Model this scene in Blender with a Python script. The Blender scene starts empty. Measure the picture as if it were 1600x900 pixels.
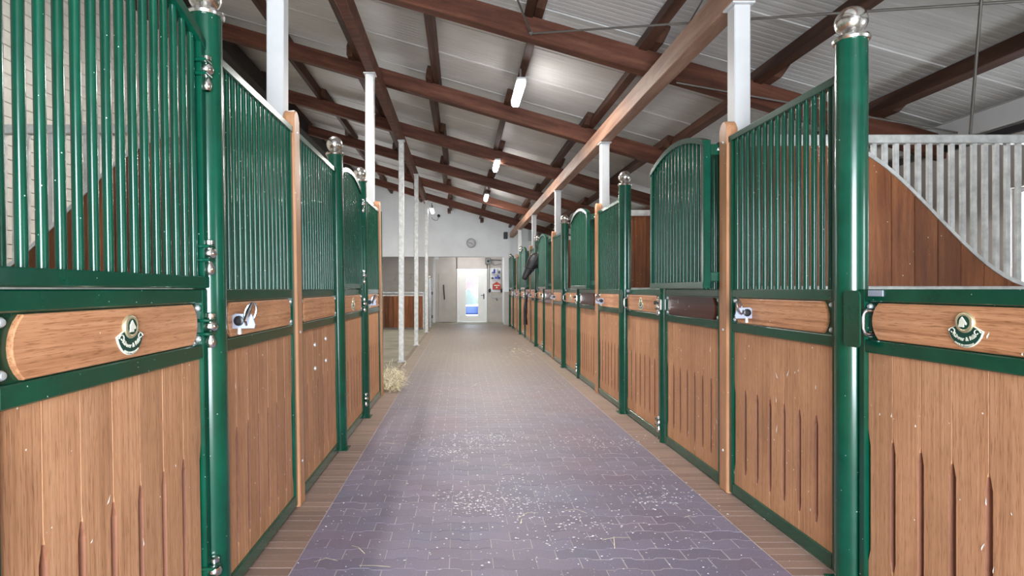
import bpy, bmesh, math, random
from mathutils import Vector, Matrix
random.seed(7)
S = bpy.context.scene
COL = S.collection
PI = math.pi

# ------------------------------------------------------------------ camera
FPX, VPX, VPY, EYE = 895.0, 721.0, 452.0, 1.25
cam = bpy.data.cameras.new('camera'); camo = bpy.data.objects.new('camera', cam); COL.objects.link(camo)
cam.sensor_width = 36; cam.lens = 36*FPX/1600
cam.shift_x = (800-VPX)/1600; cam.shift_y = -(450-VPY)/1600
cam.clip_start = .05; cam.clip_end = 400
camo.location = (0, 0, EYE); camo.rotation_euler = (PI/2, 0, 0)
S.camera = camo
# ------------------------------------------------------------------ world, light, exposure
S.view_settings.view_transform = 'Standard'; S.view_settings.look = 'None'
S.view_settings.exposure = 0.75; S.view_settings.gamma = 1
S.view_settings.use_curve_mapping = False
W = bpy.data.worlds.new('sky'); S.world = W; W.use_nodes = True
bgn = W.node_tree.nodes['Background']; bgn.inputs[0].default_value = (.70, .84, 1, 1); bgn.inputs[1].default_value = 3.0
GATE_W, GATE_H, GATE_Y = 2.5, 2.6, -2.6
pl = bpy.data.lights.new('gate_portal', 'AREA'); pl.shape = 'RECTANGLE'; pl.size = GATE_W; pl.size_y = GATE_H
plo = bpy.data.objects.new('gate_portal', pl); COL.objects.link(plo)
plo.location = (.35, GATE_Y, GATE_H/2); plo.rotation_euler = (-PI/2, 0, PI); pl.cycles.is_portal = True
DAY = 9.0        # daylit frosted window panes
LED = 60.0       # watts of each tube lamp
# daylight falling in through the open gate behind the viewer
dl = bpy.data.lights.new('gate_daylight', 'AREA'); dl.shape = 'RECTANGLE'; dl.size = GATE_W; dl.size_y = GATE_H
dl.energy = 350; dl.color = (.86, .93, 1)
dlo = bpy.data.objects.new('gate_daylight', dl); COL.objects.link(dlo)
dlo.location = (.35, GATE_Y+.05, GATE_H/2); dlo.rotation_euler = (PI/2, 0, 0)

# ------------------------------------------------------------------ mesh helpers
def B(): return bmesh.new()
def box(bm, x0, x1, y0, y1, z0, z1, bev=0, M=None):
    r = bmesh.ops.create_cube(bm, size=1)
    m = Matrix.Translation(((x0+x1)/2, (y0+y1)/2, (z0+z1)/2)) @ Matrix.Diagonal((x1-x0, y1-y0, z1-z0, 1))
    if M: m = M @ m
    bmesh.ops.transform(bm, matrix=m, verts=r['verts'])
    if bev:
        es = list({e for v in r['verts'] for e in v.link_edges})
        bmesh.ops.bevel(bm, geom=es, offset=bev, segments=1, profile=.5, affect='EDGES')
    return bm
def frame_of(d):
    d = d.normalized(); a = Vector((0, 0, 1)) if abs(d.z) < .9 else Vector((1, 0, 0))
    u = d.cross(a).normalized(); return u, d.cross(u).normalized()
def tube(bm, pts, rad, n=8, caps=True, closed=False):
    pts = [Vector(p) for p in pts]; k = len(pts)
    rs = rad if isinstance(rad, (list, tuple)) else [rad]*k
    rings = []; u = None
    for i, p in enumerate(pts):
        a = pts[(i-1) % k] if (closed or i > 0) else p; b = pts[(i+1) % k] if (closed or i < k-1) else p
        d = (b-a).normalized()
        if u is None: u, v = frame_of(d)
        else:
            u = (u - d*u.dot(d)).normalized(); v = d.cross(u)
        rings.append([bm.verts.new(p + (u*math.cos(2*PI*j/n) + v*math.sin(2*PI*j/n))*rs[i]) for j in range(n)])
    for i in range(k if closed else k-1):
        A, C = rings[i], rings[(i+1) % k]
        for j in range(n): bm.faces.new((A[j], A[(j+1) % n], C[(j+1) % n], C[j]))
    if caps and not closed:
        bm.faces.new(rings[0][::-1]); bm.faces.new(rings[-1])
    return bm
def lathe(bm, prof, c=(0, 0, 0), n=16, axis='z'):
    c = Vector(c); rings = []
    def P(r, h, a):
        q = (r*math.cos(a), r*math.sin(a), h)
        if axis == 'x': q = (h, r*math.cos(a), r*math.sin(a))
        if axis == 'y': q = (r*math.sin(a), h, r*math.cos(a))
        return c + Vector(q)
    for r, h in prof:
        if r < 1e-6: rings.append([bm.verts.new(P(0, h, 0))])
        else: rings.append([bm.verts.new(P(r, h, 2*PI*j/n)) for j in range(n)])
    for A, C in zip(rings, rings[1:]):
        for j in range(n):
            if len(A) == 1 and len(C) == 1: continue
            if len(A) == 1: bm.faces.new((A[0], C[j], C[(j+1) % n]))
            elif len(C) == 1: bm.faces.new((A[j], A[(j+1) % n], C[0]))
            else: bm.faces.new((A[j], A[(j+1) % n], C[(j+1) % n], C[j]))
    return bm
def prism(bm, poly, a0, a1, axis='x', bev=0):
    """poly of (u,v); axis x: u=y v=z ; axis y: u=x v=z ; axis z: u=x v=y"""
    def P(u, v, a):
        return {'x': (a, u, v), 'y': (u, a, v), 'z': (u, v, a)}[axis]
    A = [bm.verts.new(P(u, v, a0)) for u, v in poly]; C = [bm.verts.new(P(u, v, a1)) for u, v in poly]
    k = len(poly); fs = [bm.faces.new(A), bm.faces.new(C[::-1])]
    for i in range(k): fs.append(bm.faces.new((A[i], C[i], C[(i+1) % k], A[(i+1) % k])))
    if bev:
        es = [e for e in fs[1].edges]+[e for e in fs[0].edges]
        bmesh.ops.bevel(bm, geom=es, offset=bev, segments=1, profile=.5, affect='EDGES')
    return bm
def sphere(bm, c, r, n=12, sc=(1, 1, 1)):
    res = bmesh.ops.create_uvsphere(bm, u_segments=n, v_segments=max(6, n//2+2), radius=r)
    bmesh.ops.transform(bm, matrix=Matrix.Translation(c) @ Matrix.Diagonal((*sc, 1)), verts=res['verts'])
    return bm
def mesh(name, bm, mat, smooth=False):
    bmesh.ops.recalc_face_normals(bm, faces=bm.faces)
    me = bpy.data.meshes.new(name); bm.to_mesh(me); bm.free()
    if mat: me.materials.append(mat)
    if smooth:
        me.polygons.foreach_set('use_smooth', [True]*len(me.polygons))
        try: me.set_sharp_from_angle(angle=math.radians(42))
        except Exception: pass
    return me
def link(name, me, parent=None, loc=None, rot=None):
    o = bpy.data.objects.new(name, me); COL.objects.link(o)
    if parent: o.parent = parent
    if loc is not None: o.location = loc
    if rot is not None: o.rotation_euler = rot
    return o
def part(name, bm, mat, parent=None, smooth=False, loc=None, label=None):
    o = link(name, mesh(name, bm, mat, smooth), parent, loc)
    if label: o['label'] = label
    return o
def root(name, loc=(0, 0, 0), rz=0, ry=0): return link(name, None, None, loc, (0, ry, rz))
def tag(o, label=None, cat=None, group=None, kind=None):
    for k, v in (('label', label), ('category', cat), ('group', group), ('kind', kind)):
        if v: o[k] = v
    return o
def kids(): 
    d = {}
    for o in COL.objects:
        if o.parent: d.setdefault(o.parent.name, []).append(o)
    return d
def copy_tree(o, K):
    c = o.copy(); COL.objects.link(c)
    for ch in K.get(o.name, []):
        d = ch.copy(); COL.objects.link(d); d.parent = c
        for g in K.get(ch.name, []):
            e = g.copy(); COL.objects.link(e); e.parent = d
    return c

# ------------------------------------------------------------------ materials
MAT = {}
def nodes(name):
    m = bpy.data.materials.new(name); m.use_nodes = True; MAT[name] = m
    return m, m.node_tree.nodes, m.node_tree.links, m.node_tree.nodes['Principled BSDF']
def ramp(N, stops):
    r = N.new('ShaderNodeValToRGB'); e = r.color_ramp.elements
    while len(e) < len(stops): e.new(.5)
    for q, (p, c) in zip(e, stops): q.position = p; q.color = (*c, 1) if len(c) == 3 else c
    return r
def coords(N, L, scale, obj=True, rnd=True):
    tc = N.new('ShaderNodeTexCoord'); mp = N.new('ShaderNodeMapping'); mp.inputs['Scale'].default_value = scale
    if rnd:
        oi = N.new('ShaderNodeObjectInfo'); ml = N.new('ShaderNodeMath'); ml.operation = 'MULTIPLY'; ml.inputs[1].default_value = 37.0
        L.new(oi.outputs['Random'], ml.inputs[0]); ad = N.new('ShaderNodeVectorMath'); ad.operation = 'ADD'
        L.new(tc.outputs['Object'], ad.inputs[0]); L.new(ml.outputs[0], ad.inputs[1]); L.new(ad.outputs[0], mp.inputs['Vector'])
    else: L.new(tc.outputs['Object'], mp.inputs['Vector'])
    return mp
def noise(N, L, vec, scale=1, detail=5, rough=.55, dist=0):
    n = N.new('ShaderNodeTexNoise'); n.inputs['Scale'].default_value = scale; n.inputs['Detail'].default_value = detail
    n.inputs['Roughness'].default_value = rough; n.inputs['Distortion'].default_value = dist
    L.new(vec.outputs[0], n.inputs['Vector']); return n
def mix(N, L, a, b, f, mode='MIX'):
    m = N.new('ShaderNodeMix'); m.data_type = 'RGBA'; m.blend_type = mode
    for s, v in ((m.inputs[0], f), (m.inputs[6], a), (m.inputs[7], b)):
        if hasattr(v, 'links') or hasattr(v, 'is_linked'): L.new(v, s)
        elif isinstance(v, (int, float)): s.default_value = v
        else: s.default_value = (*v, 1)
    return m.outputs[2]
def bump(N, L, bs, h, strength, dist=.01):
    b = N.new('ShaderNodeBump'); b.inputs['Strength'].default_value = strength; b.inputs['Distance'].default_value = dist
    L.new(h, b.inputs['Height']); L.new(b.outputs[0], bs.inputs['Normal'])
def flecks(N, L, col, scale=22, thr=.055, c=(.75, .76, .72)):
    tc = N.new('ShaderNodeNewGeometry')
    v = N.new('ShaderNodeTexVoronoi'); v.inputs['Scale'].default_value = scale
    L.new(tc.outputs['Position'], v.inputs['Vector'])
    lt = N.new('ShaderNodeMath'); lt.operation = 'LESS_THAN'
    n = N.new('ShaderNodeTexNoise'); n.inputs['Scale'].default_value = 3.1; L.new(tc.outputs['Position'], n.inputs['Vector'])
    mu = N.new('ShaderNodeMath'); mu.operation = 'MULTIPLY'; mu.inputs[1].default_value = thr*2
    L.new(n.outputs['Fac'], mu.inputs[0]); L.new(v.outputs['Distance'], lt.inputs[0]); L.new(mu.outputs[0], lt.inputs[1])
    return mix(N, L, col, c, lt.outputs[0])
def wood(name, lo, mid, hi, along='z', rough=.5, dash=.5, fl=True, fine=1.0, var=.25):
    m, N, L, bs = nodes(name)
    a, c = 1.3, 26.0*fine
    sc = {'x': (a, c, c), 'y': (c, a, c), 'z': (c, c, a)}[along]
    mp = coords(N, L, sc); n1 = noise(N, L, mp, 1, 6, .6, .25)
    r1 = ramp(N, [(.28, lo), (.5, mid), (.74, hi)]); L.new(n1.outputs['Fac'], r1.inputs[0])
    sc2 = {'x': (17, 300, 300), 'y': (300, 17, 300), 'z': (300, 300, 17)}[along]
    mp2 = coords(N, L, sc2); n2 = noise(N, L, mp2, 1, 2, .5)
    r2 = ramp(N, [(.55, (1, 1, 1)), (.68, (.62, .55, .5))]); L.new(n2.outputs['Fac'], r2.inputs[0])
    col = mix(N, L, r1.outputs[0], r2.outputs[0], dash, 'MULTIPLY')
    mp3 = coords(N, L, (3, 3, 3)); n3 = noise(N, L, mp3, 1, 3)
    r3 = ramp(N, [(.3, (.72, .68, .66)), (.62, (1.05, 1.03, 1.0))]); L.new(n3.outputs['Fac'], r3.inputs[0])
    col = mix(N, L, col, r3.outputs[0], .55, 'MULTIPLY')
    oi = N.new('ShaderNodeObjectInfo'); mr = N.new('ShaderNodeMapRange'); mr.inputs['To Min'].default_value = 1-var; mr.inputs['To Max'].default_value = 1+var*.4
    L.new(oi.outputs['Random'], mr.inputs[0])
    hv = N.new('ShaderNodeHueSaturation'); L.new(mr.outputs[0], hv.inputs['Value']); L.new(col, hv.inputs['Color']); col = hv.outputs[0]
    if fl: col = flecks(N, L, col, 16, .045, (.8, .76, .68))
    L.new(col, bs.inputs['Base Color']); bs.inputs['Roughness'].default_value = rough; bs.inputs['Specular IOR Level'].default_value = .3
    bump(N, L, bs, n1.outputs['Fac'], .25, .004)
    return m
def plain(name, c, rough=.5, metal=0, noise_amt=0, nscale=4, fl=0, coat=0, spec=None):
    m, N, L, bs = nodes(name)
    bs.inputs['Roughness'].default_value = rough; bs.inputs['Metallic'].default_value = metal
    if coat: bs.inputs['Coat Weight'].default_value = coat; bs.inputs['Coat Roughness'].default_value = .12
    if spec is not None: bs.inputs['Specular IOR Level'].default_value = spec
    bs.inputs['Base Color'].default_value = (*c, 1)
    if noise_amt or fl:
        mp = coords(N, L, (nscale,)*3); n = noise(N, L, mp, 1, 5, .6)
        r = ramp(N, [(.3, tuple(v*(1-noise_amt) for v in c)), (.7, tuple(min(1, v*(1+noise_amt*.6)) for v in c))])
        L.new(n.outputs['Fac'], r.inputs[0]); col = r.outputs[0]
        if fl: col = flecks(N, L, col, 30, fl)
        L.new(col, bs.inputs['Base Color'])
    return m
def emit(name, c, s):
    m, N, L, bs = nodes(name)
    bs.inputs['Base Color'].default_value = (.8, .8, .8, 1); bs.inputs['Emission Color'].default_value = (*c, 1); bs.inputs['Emission Strength'].default_value = s
    return m

green = plain('green_paint', (.0014, .060, .033), .22, 0, .3, 5, .04, .22)
plank_m = wood('plank_wood', (.37, .180, .090), (.51, .258, .135), (.60, .335, .19), 'z', .58, .85, True, 3.4, .10)
board_m = wood('board_wood', (.32, .135, .06), (.55, .265, .135), (.66, .36, .20), 'y', .42, 1.0, True, 3.0, .1)
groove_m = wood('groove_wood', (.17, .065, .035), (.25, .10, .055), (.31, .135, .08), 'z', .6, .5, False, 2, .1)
darkboard_m = wood('dark_board_wood', (.045, .012, .008), (.09, .022, .014), (.13, .035, .02), 'y', .3, .5)
post_m = wood('post_wood', (.34, .16, .08), (.45, .225, .115), (.54, .29, .16), 'z', .4, .4, True, .7, .08)
part_m = wood('partition_wood', (.15, .045, .016), (.25, .085, .03), (.36, .14, .055), 'z', .45, .6, True, .8, .3)
kick_shade_m = wood('kick_and_shaded_wood', (.10, .032, .012), (.19, .065, .02), (.32, .12, .04), 'z', .45, .6, False, .8, .55)  # kick wall wood, reused where shade is painted onto a partition
beam_m = wood('beam_timber', (.05, .015, .008), (.105, .035, .019), (.18, .072, .042), 'x', .6, .6, False, .5, .15)
purl_m = wood('purlin_timber', (.035, .013, .007), (.07, .029, .017), (.13, .062, .04), 'y', .6, .6, False, .5, .2)
lbeam_m = wood('pale_beam_timber', (.17, .085, .055), (.27, .15, .10), (.38, .24, .17), 'y', .6, .5, False, .5, .1)
steel = plain('stainless_steel', (.80, .78, .74), .2, 1, .08, 9)
chrome = plain('chrome', (.55, .56, .60), .2, 1)
zinc = plain('zinc_plate', (.40, .43, .53), .45, .3, .1, 20)
galv = plain('galvanised_steel', (.50, .52, .54), .45, .55, .3, 18)
galvw = plain('galvanised_grey', (.62, .62, .60), .5, .25, .3, 14)
white = plain('white_paint', (.58, .58, .58), .5, 0, .05, 5)
wallw = plain('white_wall', (.80, .82, .83), .75, 0, .07, 1.5)
wallg = plain('grey_wall', (.46, .43, .39), .7, 0, .12, 2)
wallt = plain('taupe_wall', (.50, .46, .43), .7, 0, .1, 2)
doorw = plain('white_door', (.82, .83, .80), .4, 0, .03, 3)
black = plain('black_plastic', (.012, .012, .014), .4)
rubber = plain('black_leather', (.018, .016, .018), .45)
rod_m = plain('rod_steel', (.16, .145, .13), .5, .6, .2, 8)
brick_m = plain('painted_brick', (.70, .67, .60), .75, 0, .16, 6)
mortar_m = plain('mortar', (.42, .40, .35), .9, 0, .2, 10)
plate_shade_m = plain('shaded_plate_timber', (.016, .010, .008), .7, 0, .3, 6)  # near-black colour paints in the shade under the roof edge
joint_m = plain('joint_sand', (.46, .41, .42), .9, 0, .2, 10)
concrete = plain('concrete', (.25, .225, .165), .8, 0, .3, 2.5)
curb_m = plain('curb_stone', (.20, .15, .115), .8, 0, .25, 5)
bolt_m = plain('bolt_cap', (.58, .60, .61), .35, .4)
brass = plain('brass_relief', (.62, .54, .34), .35, .7, .15, 40)
cream = plain('cream_enamel', (.70, .70, .58), .5)
dgreen = plain('dark_green_enamel', (.004, .05, .035), .35)
straw_m = plain('straw', (.78, .70, .48), .7, 0, .3, 30)
flake_m = plain('shavings', (.82, .83, .84), .8)
fleck_m = plain('dried_flecks', (.80, .78, .72), .8)
red_m = plain('red_box', (.42, .035, .02), .5)
blue_m = plain('blue_plastic', (.05, .07, .42), .35)
dblue_m = plain('dark_blue_plastic', (.02, .03, .12), .35)
horse_m = plain('horse_coat', (.008, .007, .009), .5, 0, .3, 8)
lamp_m = emit('lamp_diffuser', (1, .97, .95), 26)
added_pane_m = emit('added_bay_pane', (.97, .98, 1), 3.6)  # glow of the unseen windows added to light the bay
pane_m = emit('daylit_pane', (.86, .93, 1), DAY)
barn_m = plain('red_barn', (.62, .13, .13), .7)
barnroof_m = plain('barn_roof', (.45, .09, .10), .7)
car_m = plain('car_blue', (.03, .09, .33), .25, .2, coat=.5)
carglass = plain('car_glass', (.03, .04, .05), .1)
leaf_m = plain('leaf_green', (.06, .20, .03), .6, 0, .4, 6)
tarp_m = plain('dark_conifer', (.012, .055, .035), .6, 0, .4, 6)
gravel_m = plain('gravel', (.55, .52, .47), .9, 0, .2, 8)
smokew = plain('grey_window', (.50, .53, .55), .3)
# roof sheets
m, N, L, bs = nodes('roof_sheet')
mp = coords(N, L, (.5, 1.2, 1)); n1 = noise(N, L, mp, 1, 5, .65)
r1 = ramp(N, [(.3, (.46, .45, .43)), (.7, (.60, .59, .575))]); L.new(n1.outputs['Fac'], r1.inputs[0])
mp2 = coords(N, L, (2, 26, 2)); n2 = noise(N, L, mp2, 1, 3); r2 = ramp(N, [(.35, (.86, .85, .84)), (.65, (1, 1, 1))]); L.new(n2.outputs['Fac'], r2.inputs[0])
L.new(mix(N, L, r1.outputs[0], r2.outputs[0], .8, 'MULTIPLY'), bs.inputs['Base Color']); bs.inputs['Roughness'].default_value = .42
roof_m = m
# pavers
def paver_mat(name, lo, hi, tint):
    m, N, L, bs = nodes(name)
    oi = N.new('ShaderNodeObjectInfo'); at = N.new('ShaderNodeAttribute'); at.attribute_name = 'rnd'
    ad = N.new('ShaderNodeMath'); ad.operation = 'ADD'; L.new(oi.outputs['Random'], ad.inputs[0]); L.new(at.outputs['Fac'], ad.inputs[1])
    fr = N.new('ShaderNodeMath'); fr.operation = 'FRACT'; L.new(ad.outputs[0], fr.inputs[0])
    r = ramp(N, [(0, lo), (1, hi)]); L.new(fr.outputs[0], r.inputs[0])
    g = N.new('ShaderNodeNewGeometry')
    n = N.new('ShaderNodeTexNoise'); n.inputs['Scale'].default_value = 1.6; n.inputs['Detail'].default_value = 4; L.new(g.outputs['Position'], n.inputs['Vector'])
    rr = ramp(N, [(.35, tint), (.62, (1, 1, 1))]); L.new(n.outputs['Fac'], rr.inputs[0])
    c = mix(N, L, r.outputs[0], rr.outputs[0], .75, 'MULTIPLY')
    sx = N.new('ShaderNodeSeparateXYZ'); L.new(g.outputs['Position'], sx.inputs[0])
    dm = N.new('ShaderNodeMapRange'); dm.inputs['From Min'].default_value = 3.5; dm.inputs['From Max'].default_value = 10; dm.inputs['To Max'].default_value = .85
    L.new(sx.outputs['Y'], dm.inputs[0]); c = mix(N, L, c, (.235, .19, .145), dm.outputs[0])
    n2 = N.new('ShaderNodeTexNoise'); n2.inputs['Scale'].default_value = 140; n2.inputs['Detail'].default_value = 3; L.new(g.outputs['Position'], n2.inputs['Vector'])
    r2 = ramp(N, [(.3, (.7, .7, .7)), (.7, (1.1, 1.1, 1.1))]); L.new(n2.outputs['Fac'], r2.inputs[0])
    c = mix(N, L, c, r2.outputs[0], .6, 'MULTIPLY')
    c = flecks(N, L, c, 26, .05, (.7, .7, .72))
    L.new(c, bs.inputs['Base Color']); bs.inputs['Roughness'].default_value = .55
    bump(N, L, bs, n2.outputs['Fac'], .35, .004)
    return m
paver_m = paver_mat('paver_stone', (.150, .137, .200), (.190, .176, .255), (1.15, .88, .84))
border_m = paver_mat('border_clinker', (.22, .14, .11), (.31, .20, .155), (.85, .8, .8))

# ------------------------------------------------------------------ setting: ground, pavers
RX, LX = 1.656, -.955            # fence planes
def ky(k): return 2.434 + 1.123*k
LY = [2.22, 3.34, 4.49, 5.61, 6.76]
fl = part('floor', box(B(), -4.4, 4.6, -2.6, 22.0, -.30, -.0014), joint_m)
tag(fl, 'stable aisle floor of purple grey pavers with clinker edging', kind='structure')
AX0 = LX+.20; NB = 11; PW = .2; PH = .1; AX1 = AX0+NB*PW
def g_wave(x):
    t = (x % .2)/.2
    pts = [(0, 0), (.2, 0), (.3, .016), (.7, .016), (.8, 0), (1, 0)]
    for (a, p), (b, q) in zip(pts, pts[1:]):
        if a <= t <= b: return p+(q-p)*(t-a)/(b-a)
    return 0
BR = [0, .2, .3, .7, .8]
def paver_outline(x0, x1):
    xs = sorted({x0, x1} | {round(i*.2+b*.2, 5) for i in range(-2, 4) for b in BR if x0 < i*.2+b*.2 < x1})
    return [(x, g_wave(x)) for x in xs]
def paver_geo(x0, x1, g=.0017, ch=.0012, dep=.02):
    lo = paver_outline(x0, x1); cx = (x0+x1)/2
    def ring(ins, z):
        out = []
        for x, y in lo: out.append((max(x0+ins, min(x1-ins, x)), y+ins, z))
        for x, y in reversed(lo): out.append((max(x0+ins, min(x1-ins, x)), y+PH-ins, z))
        return out
    R = [ring(g, -dep), ring(g, -ch), ring(g+ch, 0)]
    n = len(R[0]); V = [p for r in R for p in r]; F = [tuple(range(2*n, 3*n))]
    for q in (0, 1):
        for i in range(n): F.append((q*n+i, q*n+(i+1) % n, (q+1)*n+(i+1) % n, (q+1)*n+i))
    return V, F
def pydata(name, V, F, mat, rnd=None):
    me = bpy.data.meshes.new(name); me.from_pydata(V, [], F); me.materials.append(mat)
    if rnd:
        a = me.attributes.new('rnd', 'FLOAT', 'FACE'); a.data.foreach_set('value', rnd)
    me.update(); return me
GA = paver_geo(0, .2); GBm = paver_geo(-.1, .1); GL = paver_geo(0, .1); GR = paver_geo(-.1, 0)
MA, MB_, ML, MR = (pydata('paver', *g, paver_m) for g in (GA, GBm, GL, GR))
SV, SF, SR = [], [], []
def to_stuff(G, x, y, z=0):
    b = len(SV); r = random.random()
    SV.extend((p[0]+x, p[1]+y, p[2]+z) for p in G[0])
    for f in G[1]: SF.append(tuple(i+b for i in f)); SR.append(r)
rows = int((20.25-1.0)/PH); count = 0
for j in range(rows):
    y = 1.05+j*PH
    cells = [(GA, MA, AX0+i*PW) for i in range(NB)] if j % 2 == 0 else \
        [(GL, ML, AX0)] + [(GBm, MB_, AX0+i*PW) for i in range(1, NB)] + [(GR, MR, AX1)]
    for G, me, x in cells:
        if y > 2.4 and count < 300:
            link('paver', me, fl, (x, y, random.uniform(-.0012, .0012))); count += 1
        else: to_stuff(G, x, y)
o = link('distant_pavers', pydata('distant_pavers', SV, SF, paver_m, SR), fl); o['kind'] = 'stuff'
def brick_geo(lx, ly, g=.0022, ch=.0012, dep=.02):
    def ring(i, z): return [(i, i, z), (lx-i, i, z), (lx-i, ly-i, z), (i, ly-i, z)]
    V = ring(g, -dep)+ring(g, -ch)+ring(g+ch, 0); F = [(8, 9, 10, 11)]
    for q in (0, 1):
        for i in range(4): F.append((q*4+i, q*4+(i+1) % 4, q*4+4+(i+1) % 4, q*4+4+i))
    return V, F
SV, SF, SR = [], [], []
BW, BP = .20, .066
GBk = brick_geo(BW, BP); MBk = pydata('border_brick', *GBk, border_m); MBk2 = MBk
for x in (AX0-BW, AX1):
    for j in range(int((20.2-1.0)/BP)):
        y = 1.05+j*BP
        if 2.4 < y < 2.4+150*BP: link('border_brick', MBk, fl, (x, y, random.uniform(-.001, .001)))
        else: to_stuff(GBk, x, y)
o = link('distant_border_bricks', pydata('distant_border_bricks', SV, SF, border_m, SR), fl); o['kind'] = 'stuff'
# concrete bay floor on the left, box floors on the right
bm = B(); box(bm, -4.4, AX0-BW, -2.6, 11.9, -.06, .001); box(bm, -4.4, AX0-BW, 11.94, 22.0, -.06, .004)
part('bay_slab', bm, concrete, fl)
part('box_slab', box(B(), AX1+BW, 4.6, -2.6, 20.3, -.06, .0005), concrete, fl)
part('entrance_slab', box(B(), AX0-BW, AX1+BW, 20.25, 22.0, -.06, .0008), concrete, fl)
part('gate_slab', box(B(), AX0-BW, AX1+BW, -2.6, 1.05, -.06, .0004), concrete, fl)
bm = B()
for y0, y1 in ((6.95, 9.6), (9.6, 12.2), (12.2, 14.8), (14.8, 17.6)): box(bm, -1.02, AX0-BW-.005, y0+.004, y1-.004, -.05, .012, .004)
part('curb', bm, curb_m, fl)

# ------------------------------------------------------------------ setting: roof
SL = .289; AN = math.atan(SL)
def zr(x, off): return EYE+off-SL*x          # off: height at x=0 above eye
ceil = root('ceiling'); tag(ceil, 'sloping roof of pale ribbed sheets over dark brown rafters and purlins', kind='structure')
X0, X1 = -4.02, 4.42
Mroof = Matrix.Rotation(AN, 4, 'Y')
LEN = (X1-X0)/math.cos(AN)
PWY = 2.5/3
def roof_panel_mesh():
    prof = []; n = 12; st = (PWY-.012)/n
    for i in range(n):
        y = .006+i*st
        prof += [(y, 0), (y+st*.55, 0), (y+st*.66, .0016), (y+st*.90, .0016)]
    prof = prof[:-2]+[(PWY-.045, 0), (PWY-.04, -.007), (PWY-.006, -.007)]
    poly = prof + [(PWY-.006, .06), (.006, .06)]
    bm = B()
    A = [bm.verts.new((-LEN/2, y, z)) for y, z in poly]; C = [bm.verts.new((LEN/2, y, z)) for y, z in poly]
    k = len(poly)
    for i in range(k): bm.faces.new((A[i], A[(i+1) % k], C[(i+1) % k], C[i]))
    bm.faces.new(A); bm.faces.new(C[::-1])
    return mesh('roof_panel', bm, roof_m)
rp = roof_panel_mesh(); XM = (X0+X1)/2
for i in range(-3, 25):
    link('roof_panel', rp, ceil, (XM, .26+.02+i*PWY, zr(XM, 2.79)), (0, AN, 0))
part('roof_sealing', box(B(), -LEN/2, LEN/2, -2.6, 22, .045, .14), white, ceil).location = (XM, 0, zr(XM, 2.79))
ceil.children[-1].rotation_euler = (0, AN, 0)
raf = mesh('rafter', box(B(), -LEN/2, LEN/2, -.06, .06, 0, .2, .006), beam_m)
RY = [.26+2.5*j for j in range(-1, 8)]
for y in RY: link('rafter', raf, ceil, (XM, y, zr(XM, 2.46)), (0, AN, 0))
def purlin_mesh():
    bm = B(); h = .13; L2 = 1.25+.32
    poly = [(-L2, h), (L2, h), (L2, .075), (L2-.10, 0), (-L2+.10, 0), (-L2, .075)]
    prism(bm, poly, -.042, .042, 'x', .004)
    return mesh('purlin', bm, purl_m)
pm = purlin_mesh()
for i in range(-4, 5):
    x = .65+1.04*i
    if x > 4.3: continue
    for j, y in enumerate(RY[:-1]):
        link('purlin', pm, ceil, (x+(.045 if j % 2 else -.045), y+1.25, zr(x, 2.66)), (0, AN, 0))
    yl = (RY[-1]+20.25)/2; 
    link('purlin', pm, ceil, (x, yl-.05, zr(x, 2.66)), (0, AN, 0))
# stub blocks of the last purlins under the end rafter
for x in (-.39, .655):
    part('stub', box(B(), -.05, .05, -.2, .2, 0, .12, .004), purl_m, ceil).location = (x, 18.3, zr(x, 2.33))
# longitudinal beams
part('main_beam', box(B(), -1.12, -1.02, -2.4, 17.1, EYE+2.55, EYE+2.75, .006), beam_m, ceil)
part('main_beam', box(B(), 1.67, 1.80, -2.4, 19.75, EYE+1.777, EYE+1.96, .006), lbeam_m, ceil, label='paler main beam')
part('wall_plate', box(B(), -4.0, -3.40, -2.4, 20.2, EYE+3.42, EYE+3.70, .01), plate_shade_m, ceil)  # plate widened and blackened to stand for the roof-edge shade

# ------------------------------------------------------------------ setting: walls
def struct(name, bm, mat, label): return tag(part(name, bm, mat), label, kind='structure')
# left brick wall
wl = struct('wall_left', box(B(), -4.4, -4.035, -2.6, 22, -.05, 5.4), mortar_m, 'long white painted brick wall behind the green bars')
for i, wy in enumerate((14.6, 17.7)):  # unseen windows added to brighten the bay and end wall
    w = root('window_%d' % (i+11), (-4.0, wy, 0)); tag(w, 'unseen window added to light the open bay, number %d from the gate' % (i+1), kind='structure')
    bm = B()
    for a, b, c, d in ((-1.0, -.94, 1.5, 3.1), (.94, 1.0, 1.5, 3.1), (-.94, .94, 1.5, 1.56), (-.94, .94, 3.04, 3.1), (-.02, .02, 1.56, 3.04)): box(bm, -.03, .05, a, b, c, d)
    part('window_frame', bm, white, w)
    for s in (-1, 1): part('pane', box(B(), -.008, .008, min(s*.02, s*.94), max(s*.02, s*.94), 1.56, 3.04), added_pane_m, w)
BH = .125; BL = .25
bmk = B(); box(bmk, 0, .045, .003, BL-.003, .003, BH-.003, .004); brk = mesh('brick', bmk, brick_m)
SV, SF, SR = [], [], []
def bgeo():
    x1 = .045; a, b, c, d = .003, BL-.003, .003, BH-.003
    V = [(0, a, c), (0, b, c), (0, b, d), (0, a, d), (x1-.004, a, c), (x1-.004, b, c), (x1-.004, b, d), (x1-.004, a, d),
         (x1, a+.004, c+.004), (x1, b-.004, c+.004), (x1, b-.004, d-.004), (x1, a+.004, d-.004)]
    F = [(8, 9, 10, 11)]
    for q in (0, 4):
        for i in range(4): F.append((q+i, q+(i+1) % 4, q+4+(i+1) % 4, q+4+i))
    return V, F
GW = bgeo(); nb = 0
cells = []
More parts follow.
